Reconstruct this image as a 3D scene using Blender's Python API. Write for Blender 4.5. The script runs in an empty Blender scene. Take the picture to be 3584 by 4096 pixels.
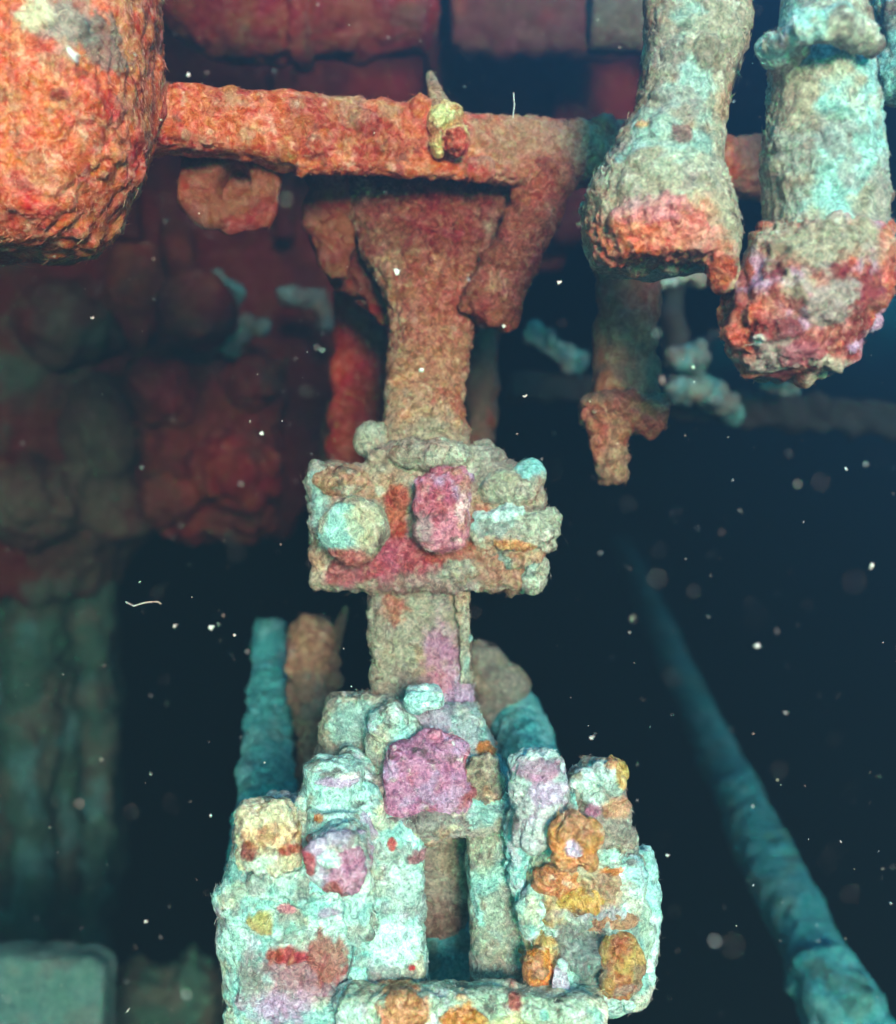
import bpy, bmesh, math, random
import numpy as np
from mathutils import Vector, Matrix

# ------------------------------------------------------------------ camera, sky, sun, exposure
scene = bpy.context.scene
COL = scene.collection
CAMZ = 4.0                      # camera height above the seabed
F, CX, CY = 2100.0, 896.0, 1024.0   # focal length and centre, in a 1792 x 2048 frame

cam_data = bpy.data.cameras.new('camera')
cam = bpy.data.objects.new('camera', cam_data)
COL.objects.link(cam)
cam.location = (0, 0, CAMZ)
cam.rotation_euler = (math.radians(90), 0, 0)
cam_data.sensor_fit = 'VERTICAL'
cam_data.sensor_height = 36.0
cam_data.lens = 36.0 * F / 2048.0
cam_data.clip_start = 0.02
cam_data.clip_end = 200.0
cam_data.dof.use_dof = True
cam_data.dof.focus_distance = 1.43
cam_data.dof.aperture_fstop = 1.6
scene.camera = cam

SUN_EL, SUN_AZ = 7.0, 12.0     # degrees; azimuth measured from straight behind the camera, + to the right
world = bpy.data.worlds.new('World')
scene.world = world
world.use_nodes = True
wn, wl = world.node_tree.nodes, world.node_tree.links
wn.clear()
w_out = wn.new('ShaderNodeOutputWorld')
w_bg = wn.new('ShaderNodeBackground')
w_sky = wn.new('ShaderNodeTexSky')
w_sky.sky_type = 'NISHITA'
w_sky.sun_disc = False
w_sky.sun_elevation = math.radians(SUN_EL)
w_sky.sun_rotation = math.radians(180.0 - SUN_AZ)
w_tint = wn.new('ShaderNodeMix')
w_tint.data_type = 'RGBA'
w_tint.blend_type = 'MULTIPLY'
w_tint.inputs[0].default_value = 1.0
w_tint.inputs[7].default_value = (0.03, 0.78, 1.0, 1.0)     # daylight filtered green-blue by the water above
wl.new(w_sky.outputs[0], w_tint.inputs[6])
wl.new(w_tint.outputs[2], w_bg.inputs[0])
w_bg.inputs[1].default_value = 0.15
wl.new(w_bg.outputs[0], w_out.inputs[0])

sun_data = bpy.data.lights.new('sun', 'SUN')
sun_data.energy = 2.8
sun_data.angle = math.radians(16.0)
sun_data.color = (1.0, 0.60, 0.48)
sun = bpy.data.objects.new('sun', sun_data)
COL.objects.link(sun)
_e, _a = math.radians(SUN_EL), math.radians(SUN_AZ)
_to_sun = Vector((math.sin(_a) * math.cos(_e), -math.cos(_a) * math.cos(_e), math.sin(_e)))
sun.rotation_euler = _to_sun.to_track_quat('Z', 'Y').to_euler()
sun.location = (0, -6, CAMZ + 6)

scene.view_settings.view_transform = 'Standard'
scene.view_settings.look = 'None'
scene.view_settings.exposure = 4.85
scene.view_settings.gamma = 1.0
scene.render.engine = 'CYCLES'
scene.cycles.use_denoising = True
scene.cycles.max_bounces = 6
scene.cycles.volume_bounces = 0
scene.cycles.sample_clamp_indirect = 4.0

rng = np.random.default_rng(7)
random.seed(7)

# ------------------------------------------------------------------ helpers: space
def P(px, py, d):
    return Vector(((px - CX) / F * d, d, CAMZ + (CY - py) / F * d))
def S(px, d):
    return px / F * d

# ------------------------------------------------------------------ helpers: noise (numpy gradient noise)
_perm = rng.permutation(256)
_perm = np.concatenate([_perm, _perm, _perm])
_g = rng.normal(size=(256, 3)); _g /= np.linalg.norm(_g, axis=1)[:, None]
_g = _g.astype(np.float32)
def noise(p, f=1.0, off=0.0):
    q = p * f + off
    i = np.floor(q).astype(np.int64)
    r = (q - i).astype(np.float32)
    i &= 255
    u = r * r * r * (r * (r * 6 - 15) + 10)
    res = 0
    for dx in (0, 1):
        wx = u[:, 0] if dx else 1 - u[:, 0]
        a = _perm[(i[:, 0] + dx)]
        for dy in (0, 1):
            wy = u[:, 1] if dy else 1 - u[:, 1]
            b = _perm[a + ((i[:, 1] + dy) & 255)]
            for dz in (0, 1):
                wz = u[:, 2] if dz else 1 - u[:, 2]
                g = _g[_perm[b + ((i[:, 2] + dz) & 255)]]
                dot = g[:, 0] * (r[:, 0] - dx) + g[:, 1] * (r[:, 1] - dy) + g[:, 2] * (r[:, 2] - dz)
                res = res + wx * wy * wz * dot
    return res * 1.6
def sstep(a, b, x):
    t = np.clip((x - a) / (b - a), 0, 1)
    return t * t * (3 - 2 * t)

# ------------------------------------------------------------------ helpers: primitives -> (verts, faces)
def ring_solid(rings):
    n = len(rings[0]); v = []; f = []
    for r in rings: v += [tuple(q) for q in r]
    for k in range(len(rings) - 1):
        for j in range(n):
            a = k * n + j; b = k * n + (j + 1) % n
            f.append((a, b, b + n, a + n))
    f.append(tuple(reversed(range(n))))
    m = (len(rings) - 1) * n
    f.append(tuple(range(m, m + n)))
    return v, f
def sup(t, n):
    c, s = math.cos(t), math.sin(t)
    return math.copysign(abs(c) ** (2 / n), c), math.copysign(abs(s) ** (2 / n), s)
def prof(rows, d, k=1.0, n=2.0, seg=40):
    """upright body from rows (py, left px, right px[, depth]); k = depth / width, n = squareness"""
    rings = []
    for row in rows:
        dd = row[3] if len(row) > 3 else d
        ky = row[4] if len(row) > 4 else k
        de = dd - S((row[2] - row[1]) / 2, dd) * ky * max(0.0, 1 - 2 / n)
        c = P((row[1] + row[2]) / 2, row[0], de); r = S((row[2] - row[1]) / 2, de); c.y = dd
        rings.append([c + Vector((r * sup(t, n)[0], r * ky * sup(t, n)[1], 0)) for t in [2 * math.pi * j / seg for j in range(seg)]])
    return ring_solid(rings)
def hprof(cols, d, k=1.0, n=2.0, seg=40):
    rings = []
    for c_ in cols:
        dd = c_[3] if len(c_) > 3 else d
        de = dd - S((c_[2] - c_[1]) / 2, dd) * k * max(0.0, 1 - 2 / n)
        c = P(c_[0], (c_[1] + c_[2]) / 2, de); r = S((c_[2] - c_[1]) / 2, de); c.y = dd
        rings.append([c + Vector((0, r * k * sup(t, n)[1], r * sup(t, n)[0])) for t in [2 * math.pi * j / seg for j in range(seg)]])
    return ring_solid(rings)
def tube(pts, rad, seg=24, sq=2.0, flat=1.0):
    """tube through world points with a radius at each; flat squashes it along the second frame axis"""
    pts = [Vector(p) for p in pts]
    rings = []; ref = None
    for k, p in enumerate(pts):
        t = (pts[min(k + 1, len(pts) - 1)] - pts[max(k - 1, 0)]).normalized()
        if ref is None:
            ref = Vector((0, 1, 0)) if abs(t.y) < 0.9 else Vector((0, 0, 1))
        a = (ref - t * ref.dot(t)).normalized(); b = t.cross(a); ref = a
        r = rad[k] if isinstance(rad, (list, tuple)) else rad
        rings.append([p + a * (r * flat * sup(q, sq)[0]) + b * (r * sup(q, sq)[1]) for q in [2 * math.pi * j / seg for j in range(seg)]])
    return ring_solid(rings)
def box(x0, y0, x1, y1, d, depth, rz=0.0, rx=0.0, ry=0.0, bev=0.15):
    """box given by its pixel rectangle at depth d (its middle); depth in metres; angles in degrees"""
    de = d - depth / 2
    c = P((x0 + x1) / 2, (y0 + y1) / 2, de); c.y = d
    sz = Vector((S(x1 - x0, de), depth, S(y1 - y0, de)))
    bm = bmesh.new()
    bmesh.ops.create_cube(bm, size=1.0)
    for v in bm.verts: v.co = Vector((v.co.x * sz.x, v.co.y * sz.y, v.co.z * sz.z))
    if bev: bmesh.ops.bevel(bm, geom=bm.edges[:], offset=bev * min(sz), segments=3, profile=0.6, affect='EDGES')
    m = Matrix.Rotation(math.radians(rz), 3, 'Z') @ Matrix.Rotation(math.radians(rx), 3, 'X') @ Matrix.Rotation(math.radians(ry), 3, 'Y')
    bm.verts.index_update()
    v = [tuple(m @ q.co + c) for q in bm.verts]
    f = [tuple(q.index for q in fc.verts) for fc in bm.faces]
    bm.free()
    return v, f
def blob(px, py, d, rx, ry=None, rz=None):
    """ellipsoid, radii in pixels at depth d (rx across, ry up, rz in depth)"""
    ry = ry or rx; rz = rz or rx
    bm = bmesh.new()
    bmesh.ops.create_icosphere(bm, subdivisions=3, radius=1.0)
    c = P(px, py, d)
    bm.verts.index_update()
    v = [(c.x + q.co.x * S(rx, d), c.y + q.co.y * S(rz, d), c.z + q.co.z * S(ry, d)) for q in bm.verts]
    f = [tuple(q.index for q in fc.verts) for fc in bm.faces]
    bm.free()
    return v, f
def boss(px, py, d, r, length, r2=None, dx=0.0, dz=0.0, sq=2.0):
    """round stub pointing towards the viewer, front face at depth d; r in pixels, length in metres"""
    a = P(px, py, d); R = S(r, d); R2 = S(r2 if r2 else r, d)
    b = a + Vector((dx, length, dz))
    t = (b - a).normalized()
    return tube([a, a + t * R2 * 0.12, a + t * R2 * 0.4, b], [R2 * 0.80, R2 * 0.95, R2, R], sq=sq)

# ------------------------------------------------------------------ helpers: materials
def crust_material(name, rough=0.85, spec=0.3, mott=0.62, scale=1.0, bump=1.0):
    m = bpy.data.materials.new(name); m.use_nodes = True
    N, L = m.node_tree.nodes, m.node_tree.links
    N.clear()
    out = N.new('ShaderNodeOutputMaterial'); b = N.new('ShaderNodeBsdfPrincipled')
    L.new(b.outputs[0], out.inputs[0])
    at = N.new('ShaderNodeAttribute'); at.attribute_name = 'Col'
    tc = N.new('ShaderNodeTexCoord')
    def nz(s, det=4, rgh=0.6, dist=0.0):
        n = N.new('ShaderNodeTexNoise'); n.inputs['Scale'].default_value = s * scale
        n.inputs['Detail'].default_value = det; n.inputs['Roughness'].default_value = rgh
        n.inputs['Distortion'].default_value = dist
        L.new(tc.outputs['Object'], n.inputs['Vector']); return n
    n1 = nz(70, 5, 0.65, 1.5); n2 = nz(260, 3, 0.6, 0.8)
    def rng_(src, a, b_, c, d):
        r = N.new('ShaderNodeMapRange'); L.new(src, r.inputs[0])
        for k, v in enumerate((a, b_, c, d)): r.inputs[k + 1].default_value = v
        return r.outputs[0]
    v1 = rng_(n1.outputs[0], 0.3, 0.7, 1 - mott, 1 + mott)
    v2 = rng_(n2.outputs[0], 0.3, 0.7, 1 - mott * 0.7, 1 + mott * 0.7)
    mu = N.new('ShaderNodeMath'); mu.operation = 'MULTIPLY'; L.new(v1, mu.inputs[0]); L.new(v2, mu.inputs[1])
    hs = N.new('ShaderNodeHueSaturation')
    L.new(at.outputs['Color'], hs.inputs['Color']); L.new(mu.outputs[0], hs.inputs['Value'])
    n3 = nz(38, 3, 0.6, 1.0)
    L.new(rng_(n3.outputs[0], 0.3, 0.7, 0.483, 0.515), hs.inputs['Hue'])
    L.new(rng_(n1.outputs[0], 0.3, 0.7, 1.2, 0.8), hs.inputs['Saturation'])
    L.new(hs.outputs[0], b.inputs['Base Color'])
    b.inputs['Roughness'].default_value = rough
    b.inputs['Specular IOR Level'].default_value = spec
    L.new(rng_(n2.outputs[0], 0.35, 0.75, rough, rough - 0.35), b.inputs['Roughness'])
    ad = N.new('ShaderNodeMath'); ad.operation = 'MULTIPLY_ADD'
    L.new(n2.outputs[0], ad.inputs[0]); ad.inputs[1].default_value = 0.45; L.new(n1.outputs[0], ad.inputs[2])
    bp = N.new('ShaderNodeBump'); bp.inputs['Strength'].default_value = 0.9
    bp.inputs['Distance'].default_value = 0.0055 * bump
    L.new(ad.outputs[0], bp.inputs['Height']); L.new(bp.outputs[0], b.inputs['Normal'])
    return m
MAT = crust_material('encrusted_surface')
MAT_RUST = crust_material('rusted_surface', mott=0.42, bump=0.55)
MAT_FAR = crust_material('encrusted_surface_far', mott=0.35, scale=0.6, bump=0.8)
MAT_FIB = bpy.data.materials.new('algae_filament'); MAT_FIB.use_nodes = True
_b = MAT_FIB.node_tree.nodes['Principled BSDF']
_at = MAT_FIB.node_tree.nodes.new('ShaderNodeAttribute'); _at.attribute_name = 'Col'
MAT_FIB.node_tree.links.new(_at.outputs['Color'], _b.inputs['Base Color'])
_b.inputs['Roughness'].default_value = 0.5

# ------------------------------------------------------------------ helpers: objects
def thing(name, label, cat, base, group=None):
    o = bpy.data.objects.new(name, None); COL.objects.link(o)
    o.location = base; o.empty_display_size = 0.05
    o['label'] = label; o['category'] = cat
    if group: o['group'] = group
    return o
def origin_of(o):
    v = Vector((0, 0, 0))
    while o is not None:
        v += o.location; o = o.parent
    return v
def link_mesh(name, me, parent, mat):
    o = bpy.data.objects.new(name, me); COL.objects.link(o)
    me.materials.clear(); me.materials.append(mat)
    if parent is not None: o.parent = parent
    return o
def set_cols(me, col):
    a = me.color_attributes.new('Col', 'FLOAT_COLOR', 'POINT')
    c = np.ones((len(me.vertices), 4), np.float32); c[:, :3] = np.clip(col, 0.002, 0.95)
    a.data.foreach_set('color', c.ravel())

# palette: own colours pushed towards the red and cyan of the light
RUST = (0.64, 0.140, 0.055); RUSTD = (0.28, 0.020, 0.010); RUSTB = (0.40, 0.065, 0.026); RED = (0.52, 0.045, 0.028)
OCH = (0.64, 0.27, 0.11); TAN = (0.46, 0.25, 0.15); BRN = (0.22, 0.12, 0.08); MUD = (0.24, 0.17, 0.115)
SAGE = (0.36, 0.32, 0.235); PALE = (0.47, 0.49, 0.39); AQUA = (0.27, 0.64, 0.64); GREY = (0.30, 0.28, 0.26); DGREY = (0.12, 0.13, 0.12)
PINK = (0.58, 0.20, 0.27); MAG = (0.40, 0.065, 0.10); LIL = (0.56, 0.38, 0.62); PURP = (0.48, 0.20, 0.36); LILW = (0.66, 0.62, 0.78)
ORG = (0.72, 0.26, 0.05); GOLD = (0.62, 0.38, 0.10); CREAM = (0.72, 0.66, 0.46); WHITE = (0.86, 0.86, 0.82); MAROON = (0.22, 0.022, 0.022)
TEAL = (0.10, 0.52, 0.56); MINT = (0.66, 0.92, 0.90); PALEB = (0.43, 0.70, 0.66); GRN = (0.14, 0.28, 0.20)

N_FIB = [0]
def crust(name, prims, vox, parent, base, pal=(), patches=(), amp=1.0, dents=(), fib=0.0, mat=None, label=None,
          amps=(0.008, 0.0055, 0.0028, 0.0018), freqs=(8, 30, 95, 230), kind=None, smooth=2, fiblen=1.0, nod=None):
    """one encrusted mesh: closed primitives fused by a voxel remesh, roughened, coloured vertex by vertex"""
    v = []; f = []
    for pv, pf in prims:
        o0 = len(v); v += pv; f += [tuple(i + o0 for i in q) for q in pf]
    me = bpy.data.meshes.new(name + '_src'); me.from_pydata(v, [], f)
    tmp = bpy.data.objects.new('tmp', me); COL.objects.link(tmp)
    md = tmp.modifiers.new('r', 'REMESH'); md.mode = 'VOXEL'; md.voxel_size = vox; md.use_smooth_shade = True
    if smooth:
        ms = tmp.modifiers.new('s', 'SMOOTH'); ms.iterations = smooth; ms.factor = 0.5
    dg = bpy.context.evaluated_depsgraph_get(); dg.update()
    res = bpy.data.meshes.new_from_object(tmp.evaluated_get(dg))
    bpy.data.objects.remove(tmp); bpy.data.meshes.remove(me)
    n = len(res.vertices)
    co = np.empty(n * 3, np.float32); res.vertices.foreach_get('co', co); co = co.reshape(-1, 3)
    no = np.empty(n * 3, np.float32); res.vertex_normals.foreach_get('vector', no); no = no.reshape(-1, 3)
    p0 = co.copy()
    d = np.zeros(n, np.float32)
    if amp:
        w = p0 + 0.012 * np.stack([noise(p0, 22, 5.1), noise(p0, 22, 17.3), noise(p0, 22, 31.7)], 1)
        d += amps[0] * noise(w, freqs[0], 3.3)
        d += amps[1] * (np.abs(noise(w, freqs[1], 11.9)) * 1.6 - 0.35)
        rough = 0.25 + 0.95 * sstep(-0.15, 0.4, noise(p0, 9, 88.8) + 0.4 * noise(p0, 25, 18.8))
        d += amps[2] * 0.75 * rough * (noise(w, freqs[2], 7.7) + 0.7 * noise(w, freqs[2] * 0.55, 1.7))
        if vox < 0.004: d += amps[3] * rough * noise(w, freqs[3], 23.1)
        d *= amp
    co = co + no * d[:, None]
    nods = []
    if nod is None: nod = n // 1300 if vox < 0.0035 else 0
    if nod:
        ids = rng.integers(0, n, nod)
        for i_ in ids:
            r_ = float(np.clip(rng.gamma(3.0, 0.0036), 0.004, 0.024)); c_ = p0[i_]
            q = np.linalg.norm((p0 - c_) * np.array((1, 1, rng.uniform(0.7, 1.6)), np.float32), axis=1) / r_
            near = np.nonzero(q < 1.25)[0]
            qq = np.clip(q[near] + 0.22 * noise(p0[near], 110, 6.6), 0, 1)
            hgt = r_ * rng.uniform(0.2, 0.6)
            co[near] += no[near] * (hgt * np.sqrt(1 - qq ** 2.0))[:, None]
            nods.append((near, qq, rng.random(), rng.random()))
    for (c, r, push) in dents:
        c = np.array(c, np.float32); q = np.linalg.norm((p0 - c), axis=1) / r + 0.25 * noise(p0, 30, 2.2)
        m = 1 - sstep(0.6, 1.0, q)
        co = co + m[:, None] * np.array(push, np.float32)[None, :]
    # colours
    col = np.tile(np.array(base, np.float32), (n, 1))
    for k, pc in enumerate(pal):
        c, fr, th, st = (tuple(pc) + (12, 0.1, 0.9)[len(pc) - 1:]) if len(pc) < 4 else pc
        nn = noise(p0, fr, 41.7 + 13.1 * k) + 0.5 * noise(p0, fr * 2.7, 3.7 + 7.9 * k) + 0.25 * noise(p0, fr * 7, 9.1 + 5 * k)
        m = sstep(th, th + 0.28, nn) * st
        col = col * (1 - m[:, None]) + np.array(c, np.float32)[None, :] * m[:, None]
    for near, qq, a_, b_ in nods:
        if a_ < 0.45:
            tint = np.array(pal[int(b_ * len(pal)) % len(pal)][0] if len(pal) else base, np.float32)
            m = ((1 - sstep(0.7, 1.0, qq)) * 0.75)[:, None]
            col[near] = col[near] * (1 - m) + tint[None, :] * m
    wob = 0.38 * noise(p0, 26, 77.7) + 0.28 * noise(p0, 70, 51.3) + 0.18 * noise(p0, 170, 15.3)
    for (c, r, pc, st) in patches:
        r = np.array(r if isinstance(r, (tuple, list)) else (r, r, r), np.float32)
        q = np.linalg.norm((p0 - np.array(c, np.float32)) / r, axis=1) + wob
        m = (1 - (sstep(0.40, 1.12, q) if max(r[0], r[2]) > 0.05 else sstep(0.72, 1.04, q))) * st
        col = col * (1 - m[:, None]) + np.array(pc, np.float32)[None, :] * m[:, None]
        if vox < 0.004: co = co + no * (0.0042 * m * (0.8 + 1.0 * noise(p0, 120, 4.4)))[:, None]
    og = np.array(origin_of(parent) if parent is not None else (0, 0, 0), np.float32)
    res.vertices.foreach_set('co', (co - og).astype(np.float32).ravel())
    for a in list(res.attributes):
        if a.name == 'Col': res.attributes.remove(a)
    set_cols(res, col)
    res.name = name; res.update()
    o = link_mesh(name, res, parent, mat or MAT)
    if label: o['label'] = label
    if kind: o['kind'] = kind
    if fib:
        add_turf(co, no, col, og, fib, fiblen, o if (parent is None or parent.parent is None) else parent)
    return o

def add_turf(co, no, col, og, dens, ln, parent):
    """short curled filaments of algae growing on a surface, one mesh"""
    n = len(co); cnt = int(n * dens * 2.2)
    if cnt < 3: return
    idx = rng.integers(0, n, cnt)
    p = co[idx]; nm = no[idx]; c = col[idx]
    clump = 0.5 + noise(p, 40, 60.0)
    keep = clump > rng.random(cnt) * 0.9
    p, nm, c = p[keep], nm[keep], c[keep]; cnt = len(p)
    t = rng.normal(size=(cnt, 3)).astype(np.float32); t -= nm * np.sum(t * nm, 1)[:, None]
    t /= np.linalg.norm(t, axis=1)[:, None] + 1e-6
    s = np.cross(nm, t)
    L = (rng.gamma(2.4, 0.0020, cnt) * ln).astype(np.float32)[:, None]
    wdt = (0.00025 + 0.0004 * rng.random(cnt)).astype(np.float32)[:, None]
    curl = rng.uniform(-0.8, 0.8, cnt).astype(np.float32)[:, None]
    lift = rng.uniform(0.05, 0.55, cnt).astype(np.float32)[:, None]
    pts = []
    for k, u in enumerate((0.0, 0.35, 0.7, 1.0)):
        pts.append(p - nm * 0.001 + L * (nm * (lift * (u - 0.45 * u * u)) + t * u * 0.75 + s * curl * u * u))
    v = []
    for k, u in enumerate((0.0, 0.35, 0.7)):
        wv = wdt * (1 - 0.55 * u)
        side = (s * 0.8 + nm * 0.6)
        v += [pts[k] - side * wv, pts[k] + side * wv]
    v.append(pts[3])
    V = np.stack(v, 1).reshape(-1, 3) - og
    b = np.arange(cnt)[:, None] * 7
    quads = np.concatenate([b + np.array([[0, 1, 3, 2]]), b + np.array([[2, 3, 5, 4]])], 0)
    tris = b + np.array([[4, 5, 6]])
    me = bpy.data.meshes.new('algae_turf')
    nv = len(V); nl = quads.size + tris.size; nf = len(quads) + len(tris)
    me.vertices.add(nv); me.vertices.foreach_set('co', V.astype(np.float32).ravel())
    me.loops.add(nl); me.loops.foreach_set('vertex_index', np.concatenate([quads.ravel(), tris.ravel()]).astype(np.int32))
    me.polygons.add(nf)
    st = np.concatenate([np.arange(len(quads)) * 4, quads.size + np.arange(len(tris)) * 3]).astype(np.int32)
    me.polygons.foreach_set('loop_start', st)
    me.update(calc_edges=True)
    g = rng.uniform(0.7, 2.0, cnt).astype(np.float32)[:, None]
    mixw = rng.uniform(0.0, 0.4, cnt).astype(np.float32)[:, None]
    fc = (c * (1 - mixw) + np.array((0.45, 0.42, 0.36), np.float32) * mixw) * g
    set_cols(me, np.repeat(fc, 7, 0))
    o = link_mesh('algae_turf', me, parent, MAT_FIB)
    o['kind'] = 'stuff'
    N_FIB[0] += cnt

def struct(o):
    o['kind'] = 'structure'; return o
V3 = Vector
# ------------------------------------------------------------------ seabed and the added plating overhead
def sheet(name, x0, x1, y0, y1, z, nx, ny, amp, cols, mat):
    xs = np.linspace(x0, x1, nx); ys = np.linspace(y0, y1, ny)
    X, Y = np.meshgrid(xs, ys); p = np.stack([X.ravel(), Y.ravel(), np.full(X.size, z)], 1).astype(np.float32)
    h = amp * (noise(p, 0.6, 3.3) + 0.4 * noise(p, 2.1, 8.1) + 0.15 * noise(p, 7, 1.1))
    p[:, 2] += h
    f = [(j * nx + i, j * nx + i + 1, (j + 1) * nx + i + 1, (j + 1) * nx + i) for j in range(ny - 1) for i in range(nx - 1)]
    me = bpy.data.meshes.new(name); me.from_pydata(p.tolist(), [], f); me.polygons.foreach_set('use_smooth', [True] * len(f))
    m = sstep(-0.3, 0.4, noise(p, 1.3, 5.5))[:, None]
    set_cols(me, np.array(cols[0]) * (1 - m) + np.array(cols[1]) * m)
    o = bpy.data.objects.new(name, me); COL.objects.link(o); me.materials.append(mat)
    return o
struct(sheet('seabed', -8.6, 8.6, -1.4, 15.6, 0.0, 141, 141, 0.2, ((0.20, 0.18, 0.13), (0.12, 0.12, 0.09)), MAT_FAR))

def px_ell(px, py, d, rx, ry, rz=None):
    return (tuple(P(px, py, d)), (S(rx, d), max(S(rz if rz else max(rx, ry), d), 0.13), S(ry, d)))
def pt(px, py, d, rx, ry, col, st=0.9, rz=None):
    c, r = px_ell(px, py, d, rx, ry, rz); return (c, r, col, st)

RUSTY = ((RUSTB, 9, 0.05, 0.8), (OCH, 14, 0.22, 0.6), (RED, 7, 0.2, 0.7), (TAN, 24, 0.30, 0.5), ((0.16, 0.05, 0.035), 30, 0.45, 0.6), ((0.75, 0.45, 0.32), 60, 0.45, 0.5))
DARKR = ((RUSTB, 5, 0.0, 0.7), ((0.20, 0.06, 0.035), 7, 0.15, 0.7), (RED, 4, 0.25, 0.6))
GRIME = ((0.11, 0.08, 0.065), 34, 0.36, 0.75); FLECK = ((0.75, 0.72, 0.62), 58, 0.52, 0.6)  # FLECK: pale specks that also serve as painted glints
PALEQ = (GRIME, FLECK, (AQUA, 9, 0.0, 0.7), (PALE, 13, 0.15, 0.7), (LILW, 21, 0.34, 0.6), (CREAM, 17, 0.30, 0.6), (MINT, 11, 0.3, 0.6), (GREY, 26, 0.28, 0.6))
SAGEP = (GRIME, FLECK, (PALE, 10, 0.12, 0.7), (TAN, 13, 0.12, 0.6), (GREY, 18, 0.2, 0.6), (AQUA, 8, 0.34, 0.45))
PALEP = (GRIME, FLECK, (AQUA, 9, 0.05, 0.7), (SAGE, 13, 0.15, 0.7), (LILW, 21, 0.38, 0.5), (CREAM, 17, 0.34, 0.6), (GREY, 26, 0.28, 0.6))

# ------------------------------------------------------------------ added overhead plating that blocks sky light, and the dark wreckage behind
sky_blocker = thing('added_sky_blocker', 'rusted steel plating added overhead to block sky light from the top', 'sky_blocker', V3((-1.4, 4.2, CAMZ + 1.6)))
crust('plate', [([(x, y, CAMZ + z) for z in (1.56, 1.63) for (x, y) in ((-6.5, 2.5), (2.4, 2.5), (2.4, 15.4), (-6.5, 15.4))],
      [(3, 2, 1, 0), (4, 5, 6, 7), (0, 1, 5, 4), (1, 2, 6, 5), (2, 3, 7, 6), (3, 0, 4, 7)])], 0.06, sky_blocker, RUSTD, DARKR, mat=MAT_FAR, amps=(0.02, 0.02, 0.01, 0), freqs=(2, 6, 20, 60))
crust('plate', [([(x, y, CAMZ + z) for z in (1.55, 1.62) for (x, y) in ((-6.5, -1.2), (-0.05, -1.2), (-0.05, 2.49), (-6.5, 2.49))],
      [(3, 2, 1, 0), (4, 5, 6, 7), (0, 1, 5, 4), (1, 2, 6, 5), (2, 3, 7, 6), (3, 0, 4, 7)])], 0.05, sky_blocker, RUSTD, DARKR, mat=MAT_FAR, amps=(0.02, 0.02, 0.01, 0), freqs=(2, 6, 20, 60))  # unseen front plate added to keep sky light off the upper left
for k in range(12):
    y = 2.6 + 1.1 * k
    crust('sky_blocker_beam', [tube([(-6.4, y, CAMZ + 1.49), (2.3, y, CAMZ + 1.49)], 0.09, sq=4)], 0.03, sky_blocker, RUSTD, DARKR, mat=MAT_FAR, amps=(0.02, 0.01, 0.008, 0), freqs=(2, 8, 20, 60))

t = thing('rusted_tank', 'dark red rusted tank behind the cross beam at the top', 'tank', P(560, 130, 2.3))
crust('shell', [hprof([(318, -140, 30), (340, -140, 62), (400, -140, 110), (470, -140, 128), (700, -140, 118), (850, -140, 100), (880, -140, 70)], 2.3, k=0.6, n=2.4)], 0.010, t, (0.40, 0.045, 0.022), DARKR, mat=MAT_FAR, amps=(0.012, 0.012, 0.006, 0), freqs=(4, 12, 40, 90))  # saturated red holds the red light as well as the rust
crust('band', [hprof([(585, -146, 132), (625, -146, 132)], 2.3, k=0.62, n=2.4)], 0.012, t, RUSTB, DARKR, mat=MAT_FAR)
t = thing('brown_plate', 'dark brown corroded plate behind the cross beam near the flared pipe', 'plate', P(1060, 110, 2.7))
crust('plate', [hprof([(900, -140, 92), (1000, -140, 112), (1120, -140, 104), (1230, -140, 118), (1300, -140, 90)], 2.7, k=0.25, n=4)], 0.012, t, (0.22, 0.05, 0.03), DARKR, mat=MAT_FAR, amps=(0.02, 0.014, 0.006, 0), freqs=(4, 12, 40, 90))
crust('flange', [hprof([(1180, -140, 95), (1290, -140, 105)], 2.2, k=0.4, n=3)], 0.008, t, (0.24, 0.13, 0.09), ((MUD, 9, 0.1, 0.7), (SAGE, 11, 0.25, 0.6)), mat=MAT_FAR, fib=0.2)

t = thing('red_haze_sheet', 'added dark maroon sheet standing for red haze in the gaps behind the cross beam', 'haze_sheet', P(600, 900, 3.05))
crust('plate', [hprof([(60, -200, 1000), (300, -200, 1060), (560, -200, 1090), (640, -200, 940), (760, -200, 700), (900, -200, 640), (1050, -200, 560), (1180, -200, 470), (1290, -200, 380)], 3.1, k=0.06, n=5)], 0.014, t, (0.32, 0.026, 0.015), ((RUSTD, 3, 0.1, 0.6), ((0.16, 0.02, 0.02), 4, 0.2, 0.7)), mat=MAT_FAR, amps=(0.04, 0.03, 0.012, 0), freqs=(3, 9, 30, 90))  # added red sheet standing for the red haze in the gaps
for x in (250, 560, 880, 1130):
    crust('haze_sheet_rib', [tube([P(x, -150, 2.98), P(x + 8, 480, 2.98)], 0.035, sq=4)], 0.012, t, (0.20, 0.02, 0.014), DARKR, mat=MAT_FAR, amps=(0.02, 0.02, 0.01, 0), freqs=(4, 12, 30, 90))

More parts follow.
